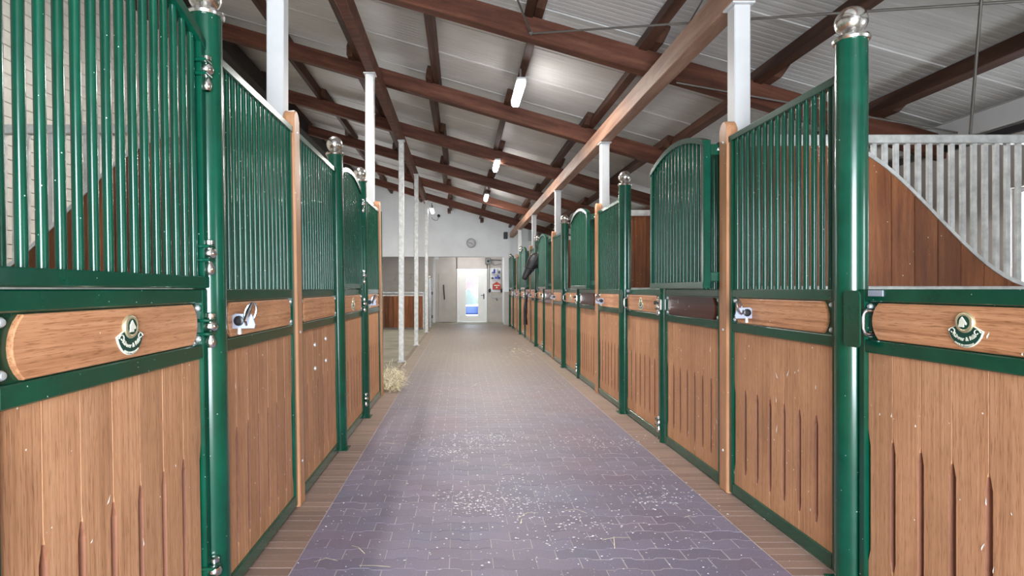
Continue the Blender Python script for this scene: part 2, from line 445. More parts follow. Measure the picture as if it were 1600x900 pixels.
for r in range(0, 40):
    for c in range(0, 72):
        y = 3.0+c*BL+(BL/2 if r % 2 else 0); z = .02+r*BH
        if z+BH > 4.88 or y > 20: continue
        cells.append((y, z))
vis = [c for c in cells if 5.0 < c[0] < 8.6 and 1.3 < c[1] < 4.6]
vis.sort(key=lambda c: c[0]); vset = set(vis[:298])
for y, z in cells:
    if (y, z) in vset: link('brick', brk, wl, (-4.06+.02, y, z))
    else: to_stuff(GW, -4.04, y, z)
o = link('distant_bricks', pydata('distant_bricks', SV, SF, brick_m, SR), wl); o['kind'] = 'stuff'
# right wall with daylit windows
WINY = [4.22+3.37*i for i in (-1, 0, 1, 2, 3, 4)]
bm = B(); yy = -2.6; z0, z1 = 1.22, 2.06
for wy in WINY:
    box(bm, 4.4, 4.62, yy, wy-.40, -.05, 2.78); box(bm, 4.4, 4.62, wy-.40, wy+.40, -.05, z0); box(bm, 4.4, 4.62, wy-.40, wy+.40, z1, 2.78); yy = wy+.40
box(bm, 4.4, 4.62, yy, 20.5, -.05, 2.78)
struct('wall_right', bm, wallt, 'low grey plastered outer wall behind the boxes')
part_t = struct('trim_1', box(B(), 4.33, 4.41, -2.5, 20.3, 2.56, 2.74, .01), white, 'whitewashed wall plate under the roof edge')
struct('trim_2', box(B(), 4.36, 4.41, -2.5, 20.3, 2.49, 2.545), black, 'black pipe running along the outer wall')
for i, wy in enumerate(WINY):
    w = root('window_%d' % (i+1), (4.5, wy, 0)); tag(w, 'frosted daylit window in the outer wall, number %d from the gate' % (i+1), kind='structure')
    bm = B()
    for a, b, c, d in ((-.40, -.36, z0, z1), (.36, .40, z0, z1), (-.36, .36, z0, z0+.04), (-.36, .36, z1-.04, z1), (-.015, .015, z0+.04, z1-.04)): box(bm, -.05, .03, a, b, c, d)
    part('window_frame', bm, white, w)
    for s in (-1, 1): part('pane', box(B(), -.008, .008, min(s*.015, s*.36), max(s*.015, s*.36), z0+.04, z1-.04), pane_m, w)
# gate end behind the viewer
bm = B(); box(bm, -4.4, .35-GATE_W/2, -2.8, -2.6, -.05, 5.4); box(bm, .35+GATE_W/2, 4.62, -2.8, -2.6, -.05, 3.0)
GZ = GATE_H
prism(bm, [(.35-GATE_W/2, GZ), (.35+GATE_W/2, GZ), (.35+GATE_W/2, 3.4), (.35-GATE_W/2, 4.6)], -2.8, -2.6, 'y')
struct('wall_gate', bm, wallw, 'white gable wall around the open gate')
# far gable wall with clock
DW = 21.8
bm = B()
prism(bm, [(-4.05, 2.40), (1.51, 2.40), (1.51, zr(1.51, 2.8)), (-4.05, zr(-4.05, 2.8))], 20.2, 20.45, 'y')
struct('wall_far', bm, wallw, 'white end wall above the recess, carrying the clock')
bm = B(); prism(bm, [(1.51, -.05), (1.73, -.05), (1.73, zr(1.73, 2.8)), (1.51, zr(1.51, 2.8))], 20.19, 20.46, 'y')
prism(bm, [(1.73, -.05), (4.5, -.05), (4.5, zr(4.5, 2.8)), (1.73, zr(1.73, 2.8))], 20.25, 20.45, 'y')
struct('wall_far_right', bm, wallw, 'white wall and pillar at the end of the long row')
bm = B(); box(bm, -4.4, -.165, DW, DW+.15, -.05, 2.75); box(bm, .965, 1.75, DW, DW+.15, -.05, 2.75); box(bm, -.2, 1.0, DW, DW+.15, 2.02, 2.75)
struct('wall_recess', bm, wallt, 'grey back wall of the recess with the door')
struct('wall_recess_side', box(B(), 1.55, 1.75, 20.46, DW, -.05, 2.75), wallw, 'white side wall of the recess beside the shelves')
struct('ceiling_recess', box(B(), -4.4, 1.75, 20.3, DW+.15, 2.68, 2.78), wallw, 'flat ceiling of the recess')
struct('trim_3', box(B(), 1.0, 1.55, DW-.012, DW+.01, 0, 1.15), wallg, 'dark grey dado right of the white door')
struct('trim_4', box(B(), -4.0, -.86, DW-.05, DW+.01, .0, 1.86), wallg, 'beige grey lining board under the coat hooks')
struct('trim_7', box(B(), 1.505, 1.735, 20.175, 20.2, 0, 1.16), wallg, 'dark grey dado on the end pillar of the long row')
struct('trim_5', box(B(), 1.03, 1.5, DW-.011, DW+.01, 1.15, 2.05), wallw, 'white painted wall patch behind the shelves')
struct('trim_6', box(B(), 2.35, 2.95, 20.2, 20.26, 2.95, 3.35), smokew, 'grey blind panel high in the end wall')
# doors
d = root('door_1', (.4, DW-.02, 0)); tag(d, 'white door with a tall narrow glass pane', kind='structure')
bm = B(); box(bm, -.57, -.50, -.03, .06, 0, 2.0); box(bm, .50, .57, -.03, .06, 0, 2.0); box(bm, -.50, .50, -.03, .06, 1.94, 2.0); part('door_frame', bm, doorw, d)
bm = B(); gx0, gx1 = -.23, .225
box(bm, -.495, gx0, -.045, .0, .02, 1.935); box(bm, gx1, .495, -.045, 0, .02, 1.935); box(bm, gx0, gx1, -.045, 0, .02, .25); box(bm, gx0, gx1, -.045, 0, 1.71, 1.935)
part('door_leaf', bm, doorw, d)
m, N, L, bs = nodes('clear_glass'); tr = N.new('ShaderNodeBsdfTransparent'); gl = N.new('ShaderNodeBsdfGlossy'); gl.inputs['Roughness'].default_value = .02
mx = N.new('ShaderNodeMixShader'); mx.inputs[0].default_value = .012; L.new(tr.outputs[0], mx.inputs[1]); L.new(gl.outputs[0], mx.inputs[2]); L.new(mx.outputs[0], N['Material Output'].inputs[0])
part('pane', box(B(), gx0, gx1, -.026, -.018, .25, 1.71), m, d)
bm = B(); box(bm, .43, .47, -.055, -.045, .88, 1.08, .003); tube(bm, [(.45, -.05, 1.02), (.45, -.10, 1.02), (.33, -.10, 1.02)], .011, 8); part('door_handle', bm, black, d)
d = root('door_2', (-.52, DW-.06, 0)); tag(d, 'plain grey door with a long black handle', kind='structure')
part('door_leaf', box(B(), -.34, .33, -.02, .03, .01, 1.84, .004), wallg, d)
bm = B(); tube(bm, [(-.16, -.05, 1.42), (-.12, -.05, .86)], .02, 8); box(bm, -.17, -.14, -.04, -.02, 1.34, 1.38); box(bm, -.14, -.11, -.04, -.02, .90, .94); part('door_handle', bm, black, d)
tag(part('white_pole', box(B(), -1.06, -.97, 21.2, 21.28, 0, 2.38, .005), white), 'slim white square pole standing at the recess', 'pole')
tag(part('junction_box', box(B(), -.96, -.80, 21.0, 21.1, 2.30, 2.40, .008), white), 'small white junction box on the recess edge', 'box')
bpy.data.objects['junction_box'].location = (0, -.76, 0)

# ------------------------------------------------------------------ stall fronts (local: x = toward aisle, y along, z up)
WF = 1.005; HW = WF/2; ST = .036
def shared(name, bm, mat, smooth=False): return mesh(name, bm, mat, smooth)
M_bar = shared('bar', tube(B(), [(0, 0, 0), (0, 0, 1)], .0135, 10), green, True)
NPL = 7; PLW = (WF-2*ST)/NPL
def plank_mesh():
    bm = B(); w = PLW/2-.0006; t = .004; bk = -.022
    lev = [(.07, .0015), (.15, .0015), (.165, .006), (.20, .015), (.62, .015), (.66, .006), (.68, .0015), (1.0, .0015)]
    rings = []
    for z, c in lev:
        a = c*.9
        pts = [(bk, -w), (t-c, -w), (t-c*.72, -w+a*.72), (t, -w+a), (t, w-a), (t-c*.72, w-a*.72), (t-c, w), (bk, w)]
        rings.append([bm.verts.new((x, y, z)) for x, y in pts])
    for A, C in zip(rings, rings[1:]):
        for i in range(8): bm.faces.new((A[i], A[(i+1) % 8], C[(i+1) % 8], C[i]))
    bm.faces.new(rings[0]); bm.faces.new(rings[-1][::-1])
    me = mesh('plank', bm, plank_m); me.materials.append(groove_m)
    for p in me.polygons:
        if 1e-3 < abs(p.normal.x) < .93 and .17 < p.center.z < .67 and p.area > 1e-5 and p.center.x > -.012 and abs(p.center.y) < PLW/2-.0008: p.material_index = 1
    return me
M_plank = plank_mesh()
M_stile_f = shared('stile', box(B(), -.02, .018, -ST/2, ST/2, .012, 2.186, .004), green)
M_stile_d = shared('stile', box(B(), -.02, .018, -ST/2, ST/2, .03, 1.25, .004), green)
def rail(z0, z1, n='rail', w=HW-ST, xf=.017): return shared(n, box(B(), -.019, xf, -w, w, z0, z1, .004), green)
M_rb, M_rm, M_ru, M_rt = rail(.012, .075), rail(.995, 1.047), rail(1.20, 1.25), rail(2.148, 2.186, 'rail', HW, .024)
def board_poly(L, H, zc, bulge=.034, n=8):
    ph = []
    R = (H*H/4+bulge*bulge)/(2*bulge); a0 = math.asin(min(1, H/2/R))
    for i in range(n+1):
        a = -a0+2*a0*i/n; ph.append((L/2-bulge - (R-bulge) + R*math.cos(a), zc+R*math.sin(a)))
    for i in range(n+1):
        a = -a0+2*a0*i/n; ph.append((-(L/2-bulge) + (R-bulge) - R*math.cos(a), zc-R*math.sin(a)))
    return ph
def board_mesh(L, mat): return shared('name_board', prism(B(), board_poly(L, .144, 1.123), -.008, .016, 'x', .003), mat)
M_board, M_board_d = board_mesh(.86, board_m), board_mesh(.84, darkboard_m)
M_plate = shared('backing_plate', box(B(), -.012, .003, -(HW-ST), HW-ST, 1.045, 1.202), green)
M_bolt = shared('bolt', lathe(B(), [(.012, 0), (.012, .006), (.008, .012), (0, .014)], (0, 0, 0), 10, 'x'), bolt_m, True)
def lower(r, board=M_board, stile=M_stile_d):
    for s in (-1, 1):
        link('stile', stile, r, (0, s*(HW-ST/2), 0))
        for z in (1.068, 1.180): link('bolt', M_bolt, r, (.003, s*(HW-ST-.016), z))
    for me in (M_rb, M_rm, M_ru): link('rail', me, r)
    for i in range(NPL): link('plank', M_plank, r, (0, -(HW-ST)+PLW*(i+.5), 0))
    link('backing_plate', M_plate, r); link('name_board', board, r)
def grille(r):
    n = 15
    for i in range(n):
        o = link('bar', M_bar, r, (0, -(HW-ST)+(WF-2*ST)*(i+.5)/n, 1.248)); o.scale = (1, 1, .902)
    link('rail', M_rt, r)
def latch(r, y):
    p = part('latch', prism(B(), [(.016, 1.085), (.108, 1.085), (.112, 1.10), (.098, 1.145), (.03, 1.148), (.016, 1.14)], -.004, .004, 'y', .001), zinc, r, loc=(0, y, 0), label='pale steel latch plate standing out from the board')
    bm = B()
    for s in (-1, 1): lathe(bm, [(.021, s*.004), (.021, s*.010), (.013, s*.013), (.011, s*.010), (0, s*.010)], (.045, 0, 1.118), 16, 'y')
    part('knob', bm, black, p, True)
    bm = B(); pts = []
    for i in range(16):
        a = 2*PI*i/16; u = .019*math.sin(a); h = .040*math.cos(a)
        pts.append((.088+u+.25*h, .010+.012*math.sin(a), 1.150+h))
    tube(bm, pts, .0055, 8, closed=True); part('hook', bm, chrome, p, True)
    bm = B(); tube(bm, [(.075, -.0, 1.10), (.078, -.02, 1.12), (.092, -.012, 1.165), (.098, .004, 1.19)], [.007, .009, .010, .006], 8); part('lever', bm, chrome, p, True)
    bm = B(); tube(bm, [(.045, 0, 1.088), (.045, 0, 1.062)], [.008, .010], 8); part('stud', bm, bolt_m, p, True)
def arch_z(y, W=WF+.02): return 2.190+.105*(1-(2*y/W)**2)
def arched_door(r, xo=0.0, brackets=False):
    """grille door with an arched top; xo = offset of its plane toward the aisle"""
    Wd = WF+.02; h = Wd/2; th = .047
    xa, xb = xo-th/2, xo+th/2
    for s in (-1, 1):
        y0, y1 = sorted((s*h, s*(h-.04))); part('stile', box(B(), xa, xb, y0, y1, 1.262, 2.186, .004), green, r)
    part('rail', box(B(), xa, xb+.003, -h, h, 1.255, 1.298, .004), green, r)
    up = [(-h+2*h*i/20, arch_z(-h+2*h*i/20)) for i in range(21)]
    poly = up + [(y, z-.036) for y, z in reversed(up)]
    part('arched_rail', prism(B(), poly, xa, xb+.004, 'x', .003), green, r)
    n = 15
    for i in range(n):
        y = -(h-.04)+(Wd-.08)*(i+.5)/n
        o = link('bar', M_bar, r, (xo, y, 1.295)); o.scale = (1, 1, arch_z(y)-.02-1.295)
    if brackets:
        for s in (-1, 1):
            bm = B(); box(bm, -.0, xa+.004, s*(h-.03)-.015, s*(h-.03)+.015, 2.10, 2.17, .004); box(bm, -.0, xa+.004, s*(h-.03)-.015, s*(h-.03)+.015, 1.30, 1.36, .004)
            b = part('bracket', bm, green, r)
            part('bolt', lathe(B(), [(.013, 0), (.011, .012), (0, .016)], (.03, s*(h-.03)+.012, 2.135), 10, 'y'), chrome, b, True)
def hinge(r, y, z, x=.014):
    bm = B()
    for dz in (-.028, .022): box(bm, x-.035, x+.035, y-.045, y+.012, z+dz, z+dz+.012, .003)
    p = part('hinge', bm, green, r)
    part('hinge_pin', lathe(B(), [(.012, -.075), (.017, -.068), (.019, -.05), (.012, -.034), (.012, -.016), (.024, -.008), (.027, .004), (.022, .018), (.012, .02), (.013, .036), (.018, .038), (.018, .052), (.012, .056), (0, .056)], (x+.018, y, z), 12), steel, p, True)
def text_mesh(txt, size, R, zc, depth=.0012, bold=True):
    cu = bpy.data.curves.new('lettering', 'FONT'); cu.body = txt; cu.size = size; cu.align_x = 'CENTER'; cu.extrude = depth/2; cu.offset = .00025 if bold else 0
    cu.resolution_u = 2
    o = bpy.data.objects.new('tmp', cu); me = bpy.data.meshes.new_from_object(o); bpy.data.objects.remove(o)
    # bend along an arc whose centre lies above (letters stand along the lower rim)
    for v in me.vertices:
        u, w, dd = v.co.x, v.co.y, v.co.z
        a = u/R; rr = R-w
        v.co = Vector((dd, rr*math.sin(a), zc-rr*math.cos(a)))
    return me
TXT1 = text_mesh('Röwer & Rüb', .0185, .062, .026); TXT2 = text_mesh('MADE IN GERMANY', .0085, .079, .026, bold=False)
for t_ in (TXT1, TXT2): t_.materials.append(cream)
def shield_poly(k=1.0):
    p = [(.028, .016), (.066, -.001)]
    for i in range(1, 12):
        a = math.radians(68-136*i/12); p.append((.0705*math.sin(a), .0265-.084*math.cos(a)))
    p += [(-.066, -.001), (-.028, .016)]
    return [(y*k, z if k == 1 else (z+.02)*k-.02) for y, z in p]
M_shield = shared('shield_rim', prism(B(), shield_poly(), 0, .005, 'x', .001), cream)
M_field = shared('shield_field', prism(B(), shield_poly(.93), .0045, .0062, 'x'), dgreen)
bm = B(); lathe(bm, [(.034, 0), (.0345, .006), (.032, .010), (.030, .0105), (.027, .012), (.0245, .0115), (.023, .010), (0, .010)], (0, 0, .024), 24, 'x'); M_med = shared('medallion', bm, brass, True)
bm = B(); lathe(bm, [(.0225, .010), (.0225, .0107), (0, .0107)], (0, 0, .024), 20, 'x'); M_medf = shared('medallion_field', bm, dgreen)
hh = [(-.017, -.016), (-.012, -.004), (-.013, .006), (-.006, .017), (-.002, .020), (0, .015), (.007, .008), (.014, -.002), (.013, -.008), (.007, -.007), (.003, -.004), (.004, -.016)]
M_head = shared('horse_relief', prism(B(), [(a, .024+b*.95) for a, b in hh],   .0105, .0135, 'x', .0008), cream)
bm = B()
for s in (-1, 1):
    pts = []
    for i in range(12):
        a = i*.55; rr = .013-.0008*i; pts.append((.007, s*(.045+rr*math.cos(a)*s*0+rr*math.cos(a)), -.006+rr*math.sin(a)*.9))
    tube(bm, pts, .0016, 5)
    sphere(bm, (.0065, s*.059, -.004), .0022, 6)
M_scroll = shared('scroll', bm, cream)
def emblem(r, y=0):
    e = link('emblem', M_shield, r, (.016, y, 1.118)); e['label'] = 'green and cream shield emblem with a horse head medallion'
    for n_, me in (('shield_field', M_field), ('medallion', M_med), ('medallion_field', M_medf), ('horse_relief', M_head), ('scroll', M_scroll)): link(n_, me, e)
    link('lettering', TXT1, e, (.007, 0, 0)); link('lettering', TXT2, e, (.007, 0, 0))

TYP = {}
r = root('fixed_panel'); lower(r, stile=M_stile_f); grille(r); TYP['fixed'] = r
r = root('fixed_panel'); lower(r, stile=M_stile_f); grille(r); latch(r, -.39); TYP['fixed_latch_l'] = r           # latch nearer post in view (left row)
r = root('fixed_panel'); lower(r, stile=M_stile_f); grille(r); latch(r, -.235); TYP['fixed_latch_r'] = r
r = root('fixed_panel'); lower(r, board=M_board_d, stile=M_stile_f); grille(r); TYP['fixed_dark'] = r
r = root('fixed_panel'); lower(r, stile=M_stile_f); grille(r)
for yy, zz in ((-.15, .885), (.15, .90), (-.15, .73), (.15, .745)): part('coach_bolt', lathe(B(), [(.015, 0), (.013, .008), (0, .012)], (.004, yy, zz), 10, 'x'), bolt_m, r, True)
TYP['fixed_bolts'] = r
def door_lower(handle_y=None, hinges=None, hz=(.19, 1.106)):
    r = root('stall_door'); lower(r); emblem(r)
    if handle_y is not None:
        bm = B(); y = handle_y
        tube(bm, [(.003, y, 1.165), (.035, y, 1.165), (.047, y-.0, 1.155), (.05, y, 1.14), (.05, y, 1.095), (.045, y, 1.078), (.035, y, 1.070), (.003, y, 1.070)], .0085, 10); part('handle', bm, chrome, r, True)
        s = -1 if handle_y < 0 else 1
        pts = []; a0, a1, b0, b1, rr = s*(HW-.078), s*(HW+.02), 1.015, 1.245, .02
        lo_, hi_ = min(a0, a1), max(a0, a1)
        for cx, cy, st in ((hi_-rr, b1-rr, 0), (lo_+rr, b1-rr, 1), (lo_+rr, b0+rr, 2), (hi_-rr, b0+rr, 3)):
            for q in range(4): a = PI/2*(st+q/3); pts.append((cx+rr*math.cos(a), cy+rr*math.sin(a)))
        part('stop_plate', prism(B(), pts,   .0615, .067, 'x', .001), green, r)
        part('strike_plate', box(B(), .017, .022, s*(HW-.14), s*(HW-.06), 1.222, 1.246, .001), zinc, r)
    if hinges is not None:
        for z in hz: hinge(r, hinges, z)
    return r
TYP['door_l'] = door_lower(None, HW-.002)
TYP['door_r'] = door_lower(-(HW-ST-.035), HW+.01, (.15, 1.11))
r = root('grille_door'); arched_door(r); hinge(r, HW-.002, 1.38); hinge(r, HW-.002, 2.07); TYP['arch_l'] = r
r = root('grille_door'); arched_door(r, .108, True); TYP['arch_r'] = r
# posts
def ball_post():
    r = root('ball_post')
    bm = B(); tube(bm, [(0, 0, 0), (0, 0, 2.30)], .0605, 28); part('tube', bm, green, r, True)
    part('collar', lathe(B(), [(.055, 2.296), (.068, 2.298), (.072, 2.308), (.068, 2.318), (.040, 2.326), (.030, 2.334), (0, 2.336)], n=28), steel, r, True)
    bm = B(); sphere(bm, (0, 0, 2.385), .0625, 32); part('ball', bm, steel, r, True)
    part('foot_plate', box(B(), -.075, .075, -.07, .07, 0, .008, .002), green, r)
    return r
TYP['ball'] = ball_post()
r = root('half_post'); bm = B(); tube(bm, [(0, 0, 0), (0, 0, 1.252)], .036, 20); part('tube', bm, green, r, True)
part('cap', lathe(B(), [(.036, 1.250), (.037, 1.258), (.02, 1.266), (0, 1.267)], n=20), green, r, True)
bm = B(); box(bm, .03, .05, -.025, .025, 1.08, 1.17, .004); p = part('slide_latch', bm, steel, r, label='bright slide latch')
part('knob', lathe(B(), [(.01, 0), (.01, .015), (.016, .02), (.014, .032), (0, .036)], (.05, 0, 1.14), 10, 'x'), black, p, True)
part('stud', lathe(B(), [(.010, 0), (.010, .012), (0, .016)], (.05, 0, 1.105), 10, 'x'), steel, p, True); TYP['half'] = r
r = root('wooden_post'); n = 10; hw = .05
poly = [(-hw, 0), (hw, 0), (hw, 2.235)] + [(hw*math.cos(PI*i/n), 2.235+hw*1.1*math.sin(PI*i/n)) for i in range(1, n)] + [(-hw, 2.235)]
part('post_board', prism(B(), poly, -.035, .032, 'x', .006), post_m, r)
for zz in (.25, 1.0, 2.16): part('screw_cap', lathe(B(), [(.009, 0), (.007, .004), (0, .005)], (.032, 0, zz), 8, 'x'), bolt_m, r, True)
TYP['wood'] = r
K = kids(); used = set()
def place(t, row, y, label, cat, group, dx=0):
    src = TYP[t]
    if t in used: o = copy_tree(src, K)
    else: o = src; used.add(t)
    k0 = None
    if row == 'R': o.location = (RX-dx, y, 0); o.rotation_euler = (0, 0, PI)
    else: o.location = (LX+dx, y, 0); o.rotation_euler = (0, math.radians(-.95), 0)
    tag(o, label, cat, group); return o
ORD = ['first', 'second', 'third', 'fourth', 'fifth', 'sixth', 'seventh', 'eighth', 'ninth', 'tenth', 'eleventh']
cnt = {}
def nth(k):
    cnt[k] = cnt.get(k, 0)+1; return ORD[cnt[k]-1]
# long row (right hand of the aisle)
for k in range(-1, 16):
    y = ky(k); c = k % 3
    if k >= 0:
        if c == 0: place('ball', 'R', y, '%s ball-topped green post along the long row, counted from the viewer' % nth('rb'), 'post', 'ball-topped posts of the long row')
        elif c == 1: place('wood', 'R', y, '%s round-topped wooden post along the long row, counted from the viewer' % nth('rw'), 'post', 'wooden posts of the long row')
        else: place('half', 'R', y, '%s waist-high green post with latch along the long row, counted from the viewer' % nth('rh'), 'post', 'half-height posts of the long row')
    if k < 15:
        yc = y+1.123/2
        if c == 0: place('fixed_latch_r', 'R', yc+.0053, '%s barred panel with a steel latch in the long row, counted from the viewer' % nth('rf'), 'stall panel', 'fixed barred panels of the long row')
        elif c == 1:
            place('fixed_dark', 'R', yc+.007, '%s panel with dark red board behind an open grille door, long row' % nth('rd'), 'stall panel', 'dark-board panels of the long row')
            place('arch_r', 'R', yc+.0, '%s arched green grille door folded open in the long row, counted from the viewer' % nth('ra'), 'grille door', 'arched grille doors of the long row')
        else: place('door_r', 'R', yc-.013 if k > 0 else yc-.012, '%s low wooden stall door with emblem in the long row, counted from the viewer' % nth('rl'), 'stall door', 'low stall doors of the long row')
# unseen panels and posts continuing both rows, added to shade the boxes
place('wood', 'R', ky(-2), 'unseen wooden post added to the long row beside the viewer', 'post', 'wooden posts of the long row')
place('half', 'R', ky(-1), 'unseen waist-high green post added to the long row beside the viewer', 'post', 'half-height posts of the long row')
place('fixed', 'R', ky(-2)+.565, 'barred panel of the long row beside the viewer', 'stall panel', 'fixed barred panels of the long row')
place('fixed', 'R', ky(-3)+.56, 'barred panel of the long row behind the viewer', 'stall panel', 'fixed barred panels of the long row')
place('wood', 'L', LY[0]-1.13, 'unseen wooden post added to the short row beside the viewer', 'post', 'wooden posts of the short row')
place('fixed', 'L', LY[0]-1.70, 'barred panel of the short row beside the viewer', 'stall panel', 'fixed barred panels of the short row')
place('fixed', 'L', LY[0]-2.80, 'barred panel of the short row behind the viewer', 'stall panel', 'fixed barred panels of the short row')
# short row (left hand of the aisle)
for i, y in enumerate(LY):
    if i in (0, 2, 3): place('ball', 'L', y, '%s ball-topped green post along the short row, counted from the viewer' % nth('lb'), 'post', 'ball-topped posts of the short row')
    else: place('wood', 'L', y, '%s round-topped wooden post along the short row, %s' % (nth('lw'), 'between two barred panels' if i == 1 else 'closing the row by the straw'), 'post', 'wooden posts of the short row')
place('door_l', 'L', LY[0]-.57, 'low wooden stall door with emblem nearest the gate in the short row', 'stall door', 'low stall doors of the short row')
place('arch_l', 'L', LY[0]-.57, 'closed green grille door nearest the gate in the short row', 'grille door', 'grille doors of the short row')
place('fixed_latch_l', 'L', (LY[0]+LY[1])/2+.005, 'barred panel with latch between first ball post and wooden post, short row', 'stall panel', 'fixed barred panels of the short row')
place('fixed_bolts', 'L', (LY[1]+LY[2])/2, 'barred panel with four bolt heads on its planks, short row', 'stall panel', 'fixed barred panels of the short row')
place('door_l', 'L', (LY[2]+LY[3])/2, 'low wooden stall door between the two far ball posts, short row', 'stall door', 'low stall doors of the short row')
place('arch_l', 'L', (LY[2]+LY[3])/2, 'closed arched grille door between the two far ball posts, short row', 'grille door', 'grille doors of the short row')
place('fixed_latch_l', 'L', (LY[3]+LY[4])/2, 'last barred panel of the short row, ending beside the straw', 'stall panel', 'fixed barred panels of the short row')
tag(part('end_post', box(B(), -1.02, -.93, 6.83, 6.87, 0, 2.19, .004), green), 'thin dark green flat post closing the short row', 'post').rotation_euler = (0, math.radians(-.6), 0)

# white pillars and pipes carrying the beams
def pillar(x, y, ztop, label, mat=white, hw=.05, group='white roof pillars', nm='roof_pillar'):
    r = root(nm, (x, y, 0)); tag(r, label, 'pillar', group)
    part('shaft', box(B(), -hw, hw, -hw, hw, .01, ztop-.012, .006), mat, r)
    part('head_plate', box(B(), -hw-.02, hw+.02, -hw-.02, hw+.02, ztop-.012, ztop, .002), mat, r)
    part('foot_plate', box(B(), -hw-.03, hw+.03, -hw-.03, hw+.03, 0, .01, .002), mat, r)
    part('side_tab', box(B(), hw, hw+.006, -.03, .03, ztop-.06, ztop+.09, .002), mat, r); return r
for i, k in enumerate((1, 4, 7, 10, 13)):
    pillar(1.737, ky(k)+.03, EYE+1.775, '%s white square pillar behind the long row, counted from the viewer' % ORD[i])
pillar(-1.082, LY[1]+.03, EYE+2.548, 'white square pillar behind the short row, near its first wooden post')
pillar(-1.082, LY[4]+.02, EYE+2.548, 'white square pillar behind the far end of the short row')
for i, (y, x) in enumerate(((9.81, -1.014), (12.7, -.985), (16.5, -.99))):
    r = root('roof_prop', (x-.015, y, 0)); tag(r, ['grey steel prop nearest the straw pile', 'middle grey steel prop of the open bay', 'grey steel prop nearest the end wall'][i], 'prop', 'steel props of the open bay')
    part('shaft', box(B(), -.045, .045, -.045, .045, .01, EYE+2.54, .008), galvw, r)
    part('foot_plate', box(B(), -.065, .065, -.065, .065, .0, .022, .002), galv, r)
    part('head_plate', box(B(), -.06, .06, -.06, .06, EYE+2.535, EYE+2.549, .002), white, r)

# ------------------------------------------------------------------ partitions between boxes
def partition(x_in, x_out, y, label, group, s_w0=.72, s_w1=1.95, pm=None):
    """x_in: end at the fence, x_out: end at the outer wall"""
    sg = 1 if x_out > x_in else -1; Lp = abs(x_out-x_in)
    r = root('partition', (x_in, y, 0)); tag(r, label, 'partition', group)
    zt, zb = 2.205, 1.27
    def curve(t):
        a, b = s_w0, s_w1
        if t <= .5: return 2.15
        if t >= b: return zb
        q = max(0, min(1, (t-.5)/(b-.5))); q = q*q*(3-2*q)
        return 2.15-(2.15-zb)*q
    def px(a, b): return (min(sg*a, sg*b), max(sg*a, sg*b))
    part('top_rail', box(B(), *px(0, Lp), -.025, .025, zt-.052, zt, .004), galvw, r)
    part('bottom_rail', box(B(), *px(0, Lp), -.03, .03, zb-.05, zb-.0, .004), galvw, r)
    n = int(Lp/.069)
    for i in range(1, n):
        t = i*.069; c = curve(t)
        if zt-.05-c < .04: continue
        part('bar', box(B(), sg*t-.014, sg*t+.014, -.012, .012, c, zt-.05, .003), galvw, r)
    pw = .143; i = 0
    while i*pw < Lp-.01:
        a, b = i*pw+.001, min(Lp, (i+1)*pw)-.001; pts = [(sg*a, .06), (sg*b, .06)]
        ks = [b-(b-a)*q/4 for q in range(5)]
        if curve(a) > zb+.005:
            part('plank', prism(B(), pts+[(sg*t, curve(t)-.004) for t in ks], -.018, .018, 'y', .003), pm or part_m, r)
        else: part('plank', box(B(), *px(a, b), -.018, .018, .06, zb-.05, .003), pm or part_m, r)
        i += 1
    up = [(s_w1+.1)*q/36 for q in range(37)]
    poly = [(sg*t, curve(t)+.014) for t in up]+[(sg*t, curve(t)-.014) for t in reversed(up)]
    part('curved_rail', prism(B(), poly, -.026, .026, 'y'), galvw, r)
    return r
for i, k in enumerate((1, 4, 7)):
    partition(1.80, 4.38, ky(k), '%s box partition with curved wooden back behind the long row' % ORD[i], 'box partitions of the long row', .72, 1.76)
partition(-1.15, -4.0, LY[1], 'box partition with curved wooden back behind the short row bars', 'box partitions of the short row', .5, 1.76, kick_shade_m)  # darker planks paint in the unlit side of this partition

# end stall front in the open bay
r = root('kick_wall', (0, 17.8, 0)); tag(r, 'low dark wooden stall wall at the end of the open bay', 'stall wall')
for i in range(18):
    x = -3.9+i*.15+.0; part('plank', box(B(), x+.001, x+.149, -.018, .018, .06, 1.04, .003), kick_shade_m, r)
part('top_rail', box(B(), -3.95, -1.18, -.03, .03, 1.12, 1.17, .004), galv, r); part('mid_rail', box(B(), -3.95, -1.18, -.025, .025, 1.04, 1.075, .003), galvw, r)
part('bottom_rail', box(B(), -3.95, -1.18, -.025, .025, 0, .06, .003), rod_m, r)
part('stile', box(B(), -1.2, -1.15, -.025, .025, 0, 1.17, .003), galv, r)
r = root('silver_post', (-1.03, 18.9, 0)); tag(r, 'grey steel post with silver ball beside the dark stall wall', 'post')
bm = B(); tube(bm, [(0, 0, 0), (0, 0, 1.58)], .058, 20); part('tube', bm, galv, r, True)
part('collar', lathe(B(), [(.05, 1.575), (.066, 1.58), (.068, 1.60), (.03, 1.615), (0, 1.62)], n=20), steel, r, True)
bm = B(); sphere(bm, (0, 0, 1.665), .06, 20); part('ball', bm, steel, r, True)
for i, z in enumerate((1.12, .35)): part('hinge', box(B(), .05, .085, -.04, .04, z-.05, z+.05, .005), black, r)
for i, px_ in enumerate((597, 619, 643)):
    x = (px_-VPX)/FPX*DW; bm = B()
    tube(bm, [(x, DW-.055, 1.80), (x, DW-.14, 1.78), (x-.02, DW-.15, 1.70), (x-.06, DW-.10, 1.62)], .014, 6); tube(bm, [(x, DW-.055, 1.80), (x+.03, DW-.15, 1.84)], .012, 6)
    tag(part('coat_hook', bm, galv, None, True), ['coat hook', 'coat hook', 'coat hook'][i]+[' closest to the short row on the beige lining board', ' in the middle of the beige lining board', ' closest to the grey door on the beige lining board'][i], 'hook', 'coat hooks on the lining board')

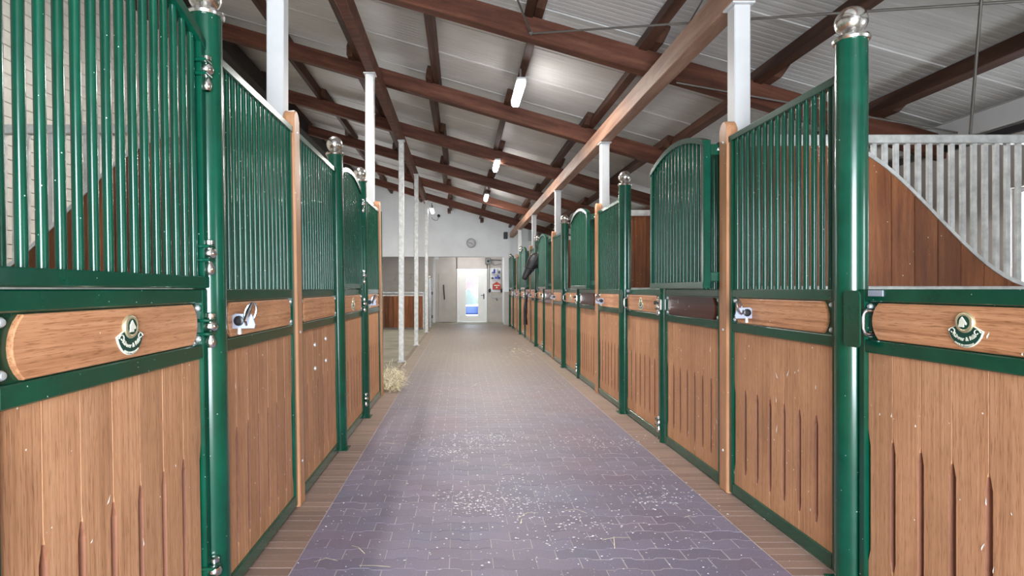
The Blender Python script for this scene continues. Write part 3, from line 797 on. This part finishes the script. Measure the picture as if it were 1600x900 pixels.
# ------------------------------------------------------------------ lamps
def lamp(loc, label, length=.72, rot=0, hang=.09, watts=None):
    r = root('tube_lamp', loc, 0); r.rotation_euler = (rot, 0, 0); tag(r, label, 'lamp', 'tube lamps under the roof')
    h = length/2
    part('housing', box(B(), -.055, .055, -h, h, .02, .06, .012), white, r)
    bm = B(); prof = [(-.048, .02), (.048, .02), (.044, -.02), (.025, -.042), (-.025, -.042), (-.044, -.02)]
    prism(bm, prof, -h+.02, h-.02, 'y', .006); part('diffuser', bm, lamp_m, r)
    for s in (-1, 1): part('bracket', box(B(), -.012, .012, s*h*.6-.015, s*h*.6+.015, .06, .06+hang, .002), rod_m, r)
    ld = bpy.data.lights.new('lamp_light', 'AREA'); ld.shape = 'RECTANGLE'; ld.size = .08; ld.size_y = length; ld.energy = watts or LED; ld.color = (1, .96, .9)
    lo = bpy.data.objects.new('lamp_light', ld); COL.objects.link(lo); lo.parent = r; lo.location = (0, 0, -.05)
    return r
lamp((.66, 6.65, EYE+2.27), 'bright tube lamp nearest the viewer, hanging under a purlin', .76, 0, .14)
lamp((.64, 10.5, EYE+2.26), 'second tube lamp along the roof, counted from the viewer', .72, 0, .15)
lamp((.63, 14.6, EYE+2.33), 'third tube lamp along the roof, counted from the viewer', .72, 0, .10)
lamp((-.865, 16.9, EYE+2.31), 'tube lamp at the end of the brown beam by the steel props', .72, 0, .14, 14)
lamp((-1.47, 4.95, EYE+2.87), 'unseen tube lamp added to light the brick wall of the short row', .76, 0, .14, 55)  # out of view, added to brighten the brick wall
lamp((.3, 20.95, 2.60), 'unseen tube lamp added to light the recess before the white door', .72, 0, .03, 2.5)  # hidden behind the lintel, added to brighten the recess
# cable and small black camera on the end wall
bm = B(); sphere(bm, (-.80, 20.12, EYE+2.58), .055, 12); box(bm, -.83, -.77, 20.1, 20.2, EYE+2.55, EYE+2.61)
tag(part('wall_camera', bm, black, None, True), 'small round black camera high on the white end wall', 'camera')
bm = B(); tube(bm, [(-1.05, 20.18, EYE+2.53), (-1.0, 20.18, EYE+2.46), (-.92, 20.18, EYE+2.42), (-.84, 20.18, EYE+2.44), (-.80, 20.18, EYE+2.56)], .008, 6)
tag(part('cable', bm, rod_m), 'thin cable looping to the black wall camera', 'cable')
# bracing rods
def rod(a, b, label, rr=.009):
    bm = B(); tube(bm, [a, b], rr, 8); tag(part('bracing_rod', bm, rod_m, None, True), label, 'rod', 'roof bracing rods')
n0 = (.63, 5.19, zr(.63, 2.50))
rod(n0, (-.2, 2.9, zr(-.2, 2.62)), 'bracing rod running back from the rafter joint toward the short row')
rod(n0, (3.6, 2.9, zr(3.6, 2.55)), 'bracing rod running from the rafter joint over the long row')
rod((1.95, 5.2, zr(1.95, 2.44)), (4.35, 5.0, zr(4.35, 2.62)), 'nearly level rod crossing behind the first wooden post of the long row')
rod((3.0, 3.3, zr(3.0, 2.60)), (3.17, 3.57, 2.21), 'upright rod meeting the top of the first box partition', .008)
rod((1.80, 5.25, zr(1.8, 2.47)), (1.78, 3.9, zr(1.78, 2.72)), 'thin rod beside the first white pillar of the long row', .006)
bm = B(); sphere(bm, (n0[0], n0[1]-.01, n0[2]), .022, 8); tag(part('rod_knot', bm, rod_m), 'steel knot on the rafter joining two rods', 'fitting')

# ------------------------------------------------------------------ items at the end wall
r = root('wall_clock', ((736-VPX)/FPX*20.19, 20.19, EYE+(452-380)/FPX*20.19)); tag(r, 'round white clock with grey rim on the end wall', 'clock')
part('rim', lathe(B(), [(.16, 0), (.165, -.03), (.15, -.045), (.138, -.03), (.138, 0)], n=28, axis='y'), galv, r, True)
part('face', lathe(B(), [(.142, 0), (.142, -.018), (0, -.018)], n=28, axis='y'), white, r)
bm = B()
for i in range(12):
    a = 2*PI*i/12; box(bm, -.005, .005, -.021, -.018, .105, .13, 0, Matrix.Rotation(a, 4, 'Y'))
part('hour_marks', bm, black, r)
for a, l, n_ in ((2.2, .075, 'hour_hand'), (4.9, .11, 'minute_hand')): part(n_, box(B(), -.006, .006, -.026, -.022, -.015, l, 0, Matrix.Rotation(a, 4, 'Y')), black, r)
def atp(px, py, Y): return ((px-VPX)/FPX*Y, Y, EYE-(py-VPY)/FPX*Y)
p = atp(790, 368, 20.05); r = root('loudspeaker', p); tag(r, 'small black loudspeaker at the pale beam end', 'loudspeaker')
part('cabinet', box(B(), -.07, .07, -.06, .08, -.12, .12, .012), black, r)
part('cone', lathe(B(), [(.05, 0), (.045, .012), (.015, .02), (0, .016)], (0, -.062, -.03), 14, 'y'), rod_m, r, True)
part('mount', box(B(), -.02, .02, .08, .14, -.03, .03), black, r)
p = atp(762.5, 408, DW-.06); r = root('wall_fan', p); tag(r, 'square dark fan box beside the top of the white door', 'fan')
bm = B()
for a, b, c, d_ in ((-.105, .105, .085, .115), (-.105, .105, -.115, -.085), (-.105, -.075, -.085, .085), (.075, .105, -.085, .085)): box(bm, a, b, -.05, .05, c, d_)
part('housing', bm, rod_m, r); part('back', box(B(), -.08, .08, .02, .05, -.09, .09), smokew, r)
part('hub', lathe(B(), [(.05, .0), (.048, -.03), (.02, -.045), (0, -.045)], (0, 0, 0), 14, 'y'), black, r, True)
bm = B()
for i in range(4): box(bm, -.008, .008, -.03, -.01, .03, .085, 0, Matrix.Rotation(PI/4+i*PI/2, 4, 'Y'))
part('blade', bm, galv, r)
xs0, xs1 = 1.13, 1.48
for nm_, zz, lb in (('wall_shelf', 1.85, 'upper small white shelf with blue bottles'), ('wall_shelf', 1.64, 'lower small white shelf with blue cans')):
    tag(part(nm_, box(B(), xs0, xs1, DW-.16, DW-.011, zz-.02, zz, .003), white), lb, 'shelf', 'small shelves beside the door')
def bottle(x, z, h, rr, mat, label, cap=None):
    r = root('bottle', (x, DW-.09, z)); tag(r, label, 'bottle', 'bottles on the small shelves')
    part('body', lathe(B(), [(0, 0), (rr, 0), (rr, h*.65), (rr*.45, h*.82), (rr*.4, h*.9)], n=12), mat, r, True)
    part('cap', lathe(B(), [(rr*.45, h*.88), (rr*.45, h), (0, h)], n=10), cap or white, r)
bottle(1.19, 1.85, .07, .04, dblue_m, 'squat dark blue jar at the door end of the upper shelf')
bottle(1.245, 1.85, .20, .035, blue_m, 'tall blue bottle on the upper shelf')
bottle(1.33, 1.85, .17, .045, white, 'white bottle standing on the upper shelf', white)
bottle(1.43, 1.85, .12, .035, dblue_m, 'small dark blue bottle at the pillar end of the upper shelf')
bottle(1.18, 1.64, .07, .05, black, 'squat black tin on the lower shelf', black)
bottle(1.30, 1.64, .10, .045, blue_m, 'short blue bottle in the middle of the lower shelf')
bottle(1.38, 1.64, .17, .035, blue_m, 'taller blue bottle on the lower shelf')
bottle(1.445, 1.64, .10, .03, dblue_m, 'small navy bottle at the pillar end of the lower shelf')
r = root('red_box', (1.335, DW-.06, 1.38)); tag(r, 'red house-shaped box with pale label on the wall', 'box')
part('case', prism(B(), [(-.15, -.14), (.15, -.14), (.15, .07), (.06, .10), (0, .16), (-.06, .10), (-.15, .07)], -.05, .05, 'y', .008), red_m, r)
part('label', box(B(), -.10, .11, -.054, -.049, .0, .035), cream, r); part('badge', box(B(), -.025, .03, -.054, -.049, -.08, -.03), cream, r)
r = root('hose_rack', (0, DW-.06, 0)); tag(r, 'grey bar with black ends on the wall under the red box', 'rack')
bm = B(); tube(bm, [(1.08, 0, 1.25), (1.10, -.06, 1.02), (1.18, -.08, .93), (1.52, -.08, .93), (1.53, -.04, 1.02)], .022, 8); part('bar', bm, galv, r, True)
for x in (1.07, 1.52):
    bm = B(); sphere(bm, (x, -.03, 1.20), .05, 10, (1, 1, 1.7)); part('end_grip', bm, black, r, True)
bm = B(); tube(bm, [(1.32, -.08, .92), (1.34, -.09, .86), (1.36, -.08, .82)], .02, 8); part('tap', bm, rod_m, r, True)
bm = B(); tube(bm, [(1.06, DW-.03, 2.38), (1.06, DW-.03, 1.3)], .014, 6)
tag(part('conduit', bm, rod_m), 'dark conduit running down the wall beside the white door', 'conduit')
bm = B(); tube(bm, [(1.1, DW-.04, 2.36), (1.3, DW-.05, 2.36), (1.5, DW-.05, 2.35)], .018, 6); tag(part('pipe', bm, rod_m), 'short dark pipe under the recess ceiling', 'pipe')
bm = B(); tube(bm, [(1.12, DW-.04, 2.30), (1.18, DW-.05, 2.20), (1.3, DW-.05, 2.16), (1.42, DW-.05, 2.20), (1.52, DW-.05, 2.22)], .009, 6); tag(part('cable', bm, rod_m), 'dark cable sagging above the small shelves', 'cable')

# ------------------------------------------------------------------ view through the door
tag(struct('ground_outside', box(B(), -25, 30, 22.0, 80, -.4, -.06), gravel_m, 'pale gravel yard outside the door'), None)
r = root('barn', (1.2, 40, 0)); tag(r, 'red barn seen through the glass of the white door', 'building')
part('barn_wall', box(B(), -9, -.25, 0, 5, 0, 2.1), barn_m, r); prism_bm = prism(B(), [(-9.3, 2.5), (-.05, 1.62), (-.05, 1.72), (-9.3, 3.0)], -.4, 5.2, 'y'); part('barn_roof', prism_bm, barnroof_m, r)
part('barn_door', box(B(), -3, -1.6, -.04, 0, 0, 1.8), barnroof_m, r)
r = root('car', (.5, 26.2, 0)); tag(r, 'blue car parked outside behind the door glass', 'car')
bm = B(); prism(bm, [(-.85, .18), (.85, .18), (.86, .42), (.78, .50), (.45, .53), (-.45, .53), (-.78, .50), (-.86, .42)], -1.9, 1.9, 'y', .05); part('body', bm, car_m, r, True)
part('cabin', prism(B(), [(-1.0+.0, .5), (1.1, .5), (.7, .56), (-.6, .56)], -.72, .72, 'x', .02), carglass, r)
for sx in (-.8, .8):
    for sy in (-1.2, 1.2): part('wheel', lathe(B(), [(0, -.1), (.28, -.1), (.30, 0), (.28, .1), (0, .1)], (sx, sy, .24), 16, 'x'), black, r, True)
bm = B(); lathe(bm, [(0, 0), (.62, .02), (.5, .35), (.3, .9), (0, 1.35)], (0, 0, 0), 12)
tag(part('conifer', bm, tarp_m, None, True, (.36, 31, 0)), 'dark cone-shaped conifer outside the door', 'tree')
bm = B()
for i in range(14): sphere(bm, (random.uniform(-.4, .4), random.uniform(-.4, .4), random.uniform(.3, .7)), random.uniform(.2, .35), 8)
tag(part('garden_shrub', bm, leaf_m, None, True, (.85, 34, 0)), 'light green shrub outside the door', 'shrub')

# ------------------------------------------------------------------ horse looking out of its box
def loft(bm, secs, n=12):
    rings = []
    for c, d, a, b in secs:       # centre, direction, half width (y), half height (perp)
        d = Vector(d).normalized(); sy = Vector((0, 1, 0)); up = d.cross(sy).normalized()
        rings.append([bm.verts.new(Vector(c)+sy*a*math.cos(2*PI*j/n)+up*b*math.sin(2*PI*j/n)) for j in range(n)])
    for A, C in zip(rings, rings[1:]):
        for j in range(n): bm.faces.new((A[j], A[(j+1) % n], C[(j+1) % n], C[j]))
    bm.faces.new(rings[0][::-1]); bm.faces.new(rings[-1]); return bm
bm = B()   # facing -x, local origin under the chest
loft(bm, [((1.45, 0, 1.22), (-1, 0, .1), .10, .12), ((1.32, 0, 1.20), (-1, 0, .05), .24, .27), ((1.05, 0, 1.17), (-1, 0, 0), .29, .31), ((.65, 0, 1.12), (-1, 0, 0), .30, .31), ((.25, 0, 1.12), (-1, 0, 0), .28, .32), ((.0, 0, 1.18), (-1, 0, .3), .23, .31), ((-.15, 0, 1.32), (-.7, 0, .7), .17, .26)], 14)
loft(bm, [((.05, 0, 1.25), (-.7, 0, .7), .19, .29), ((-.12, 0, 1.45), (-.6, 0, .8), .14, .22), ((-.28, 0, 1.66), (-.55, 0, .8), .11, .175), ((-.42, 0, 1.86), (-.6, 0, .8), .09, .14), ((-.50, 0, 1.97), (-.9, 0, .3), .075, .11)], 14)
H = [((-.46, 0, 1.99), .065, .08), ((-.52, 0, 1.93), .095, .125), ((-.585, 0, 1.82), .10, .135), ((-.65, 0, 1.70), .082, .105), ((-.71, 0, 1.59), .062, .075), ((-.755, 0, 1.51), .056, .064), ((-.785, 0, 1.455), .045, .05)]
loft(bm, [(c, (-.48, 0, -.88), a, b) for c, a, b in H], 14)
for s in (-1, 1):
    tube(bm, [(-.44, s*.05, 2.02), (-.45, s*.065, 2.09), (-.49, s*.06, 2.17), (-.51, s*.055, 2.23)], [.034, .04, .03, .008], 8)
    for lx, kz in ((.02, 0), (1.2, 1)):
        if kz == 0: pts = [(lx, s*.15, 1.05), (lx-.02, s*.15, .80), (lx, s*.15, .52), (lx, s*.15, .28), (lx-.01, s*.15, .12), (lx-.05, s*.15, .0)]; rs = [.13, .09, .062, .045, .045, .065]
        else: pts = [(lx, s*.15, 1.1), (lx-.10, s*.16, .82), (lx+.10, s*.15, .55), (lx+.07, s*.15, .28), (lx+.04, s*.15, .12), (lx, s*.15, .0)]; rs = [.2, .13, .065, .045, .045, .065]
        tube(bm, pts, rs, 8)
tube(bm, [(1.46, 0, 1.25), (1.56, 0, 1.15), (1.6, 0, .8), (1.58, 0, .5)], [.04, .06, .06, .02], 8)
ho = root('horse', (2.09, 12.05, 0)); tag(ho, 'black horse looking out over a stall door of the long row', 'horse')
hb = part('body', bm, horse_m, ho, True)
rm = hb.modifiers.new('remesh', 'REMESH'); rm.mode = 'VOXEL'; rm.voxel_size = .016; rm.use_smooth_shade = True
sm = hb.modifiers.new('smooth', 'SMOOTH'); sm.iterations = 3; sm.factor = .5
for s in (-1, 1):
    bm = B(); sphere(bm, (-.575, s*.092, 1.84), .02, 10); part('eye', bm, carglass, ho, True)
bm = B()
for i in range(26):
    t = i/25; bx, bz = -.46+.50*t, 2.06-.62*t; tube(bm, [(bx+.10, .0, bz), (bx+.12, -.06, bz-.06), (bx+.10, -.11, bz-.18-random.random()*.06)], [.014, .014, .004], 5)
part('mane', bm, rubber, ho, True)
bm = B(); pts = []
for i in range(16): a = 2*PI*i/16; pts.append((-.665-.115*.88*math.sin(a)*1.0, .088*math.cos(a), 1.68+.115*.48*math.sin(a)))
tube(bm, pts, .011, 6, closed=True); tube(bm, [(-.62, -.09, 1.70), (-.53, -.105, 1.88), (-.47, -.06, 2.02)], .010, 6); part('halter', bm, rubber, ho, True)
# halters hanging on the row
r = root('hanging_halter', (RX-.06, ky(10)+.1, 0)); tag(r, 'black leather halter and ropes hanging in the long row', 'halter')
random.seed(3)
for nm_ in ('strap', 'strap', 'strap', 'rope', 'rope'):
    y0 = random.uniform(-.25, .15); d0 = random.uniform(.02, .08); l = random.uniform(.45, .82)
    pts = [(-d0*.3, y0*.2, 1.13), (-d0, y0*.5, 1.0), (-d0*1.3, y0, 1.13-l*.6), (-d0, y0*.8, 1.13-l), (-d0*.5, y0*.4, 1.13-l*.7), (-d0*.3, 0, 1.12)]
    bm = B(); tube(bm, pts, .014 if nm_ == 'strap' else .010, 6); part(nm_, bm, rubber, r, True)
bm = B(); tube(bm, [(-.05, .02, 1.12), (-.07, .0, .8), (-.06, -.05, .4)], [.02, .04, .05], 8); part('rope_bundle', bm, rubber, r, True)

# ------------------------------------------------------------------ straw, shavings, flecks (nobody could count these)
random.seed(11)
bm = B()
def blade(bm, c, d, l, w):
    d = Vector(d).normalized(); u, v = frame_of(d); a = Vector(c)-d*l/2; b = Vector(c)+d*l/2
    mid = (a+b)/2+Vector((0, 0, .15*l*random.random()))
    q = [bm.verts.new(p+s*u*w) for p in (a, mid, b) for s in (-1, 1)]
    bm.faces.new((q[0], q[1], q[3], q[2])); bm.faces.new((q[2], q[3], q[5], q[4]))
for i in range(650):
    y = 6.95+abs(random.gauss(0, .95)); x = -.84-abs(random.gauss(0, .36))+(.06 if y < 8 else -.05*(y-8)); hgt = max(0, .055*(1-((x+1.15)/.6)**2)*(1-((y-7.6)/1.4)**2))
    blade(bm, (x, y, .012+random.random()*hgt), (random.gauss(0, 1), random.gauss(0, 1), random.gauss(0, .25)), random.uniform(.12, .34), .0028)
tag(part('straw', bm, straw_m), 'loose golden straw spilled beside the end of the short row', 'straw', kind='stuff')
bm = B()
def flake(x, y, s, z=.0035):
    a = random.uniform(0, PI); n = random.choice((4, 5, 6)); e = random.uniform(.45, 1)
    vs = [bm.verts.new((x+s*math.cos(2*PI*i/n+a)*random.uniform(.7, 1.2), y+s*e*math.sin(2*PI*i/n+a)*random.uniform(.7, 1.2), z+random.uniform(-.0005, .0015))) for i in range(n)]
    bm.faces.new(vs)
def floor_pt(px, py): Y = FPX*EYE/(py-VPY); return (px-VPX)/FPX*Y, Y
for i in range(1500):
    Y = 2.45+random.random()**1.3*9; flake(random.uniform(-.75, 1.42), Y, random.uniform(.002, .0055))
for px, py, sx, sy, nn in ((740, 690, 40, 7, 150), (700, 708, 22, 6, 80), (770, 684, 30, 4, 60), (965, 692, 55, 7, 120), (760, 790, 42, 9, 190), (1030, 778, 28, 9, 110), (730, 775, 26, 7, 60), (905, 830, 34, 16, 80), (820, 780, 40, 20, 90), (860, 790, 150, 50, 220)):
    for i in range(nn):
        x, Y = floor_pt(random.gauss(px, sx), max(640, random.gauss(py, sy))); flake(x, Y, random.uniform(.003, .0085))
tag(part('wood_shavings', bm, flake_m), 'pale wood shavings scattered over the purple pavers', 'shavings', kind='stuff')
bm = B()
for i in range(45):
    x, Y = random.uniform(-.8, 1.4), random.uniform(2.5, 12); blade(bm, (x, Y, .006), (random.gauss(0, 1), random.gauss(0, .5), 0), random.uniform(.06, .16), .0018)
for i in range(60): 
    blade(bm, (random.uniform(.9, 1.42), random.gauss(11.6, .7), .006), (random.gauss(0, 1), random.gauss(0, 1), 0), random.uniform(.08, .2), .003)
tag(part('straw_wisps', bm, straw_m), 'single straw wisps lying on the aisle pavers', 'straw', kind='stuff')
bm = B()
def vfleck(xp, y, z, l, w, tilt, nx):
    u = Vector((0, math.sin(tilt), math.cos(tilt))); v = Vector((0, math.cos(tilt), -math.sin(tilt))); c = Vector((xp, y, z))
    bm.faces.new([bm.verts.new(c+u*a*l+v*b*w+Vector((nx*.0012, 0, 0))*e) for a, b, e in ((-.5, 0, 0), (-.2, .5, 1), (.5, .15, 0), (.2, -.5, 1))])
for i in range(95):
    k = random.uniform(-.9, 4.0); y = ky(k)
    if min(abs(y-ky(q)) for q in range(-1, 5)) < .09: continue
    z = random.uniform(.1, .94) if random.random() < .8 else random.uniform(1.06, 1.19)
    xf = RX-.006 if z < .95 else RX-.0175
    vfleck(xf, y, z, random.uniform(.008, .05), random.uniform(.003, .008), random.gauss(0, .3), -1)
for i in range(40):
    y = random.uniform(1.3, 6.5); z = random.uniform(.1, .94)
    if min(abs(y-q) for q in LY) < .09: continue
    vfleck(LX+.0065-z*math.tan(math.radians(.95)), y, z, random.uniform(.006, .035), random.uniform(.002, .005), random.gauss(0, .3), 1)
tag(part('dried_flecks', bm, fleck_m), 'pale dried flecks sticking to the stall fronts', 'flecks', kind='stuff')
for k_, o in list(TYP.items()):
    if k_ not in used:
        for ch in list(o.children_recursive): bpy.data.objects.remove(ch)
        bpy.data.objects.remove(o)
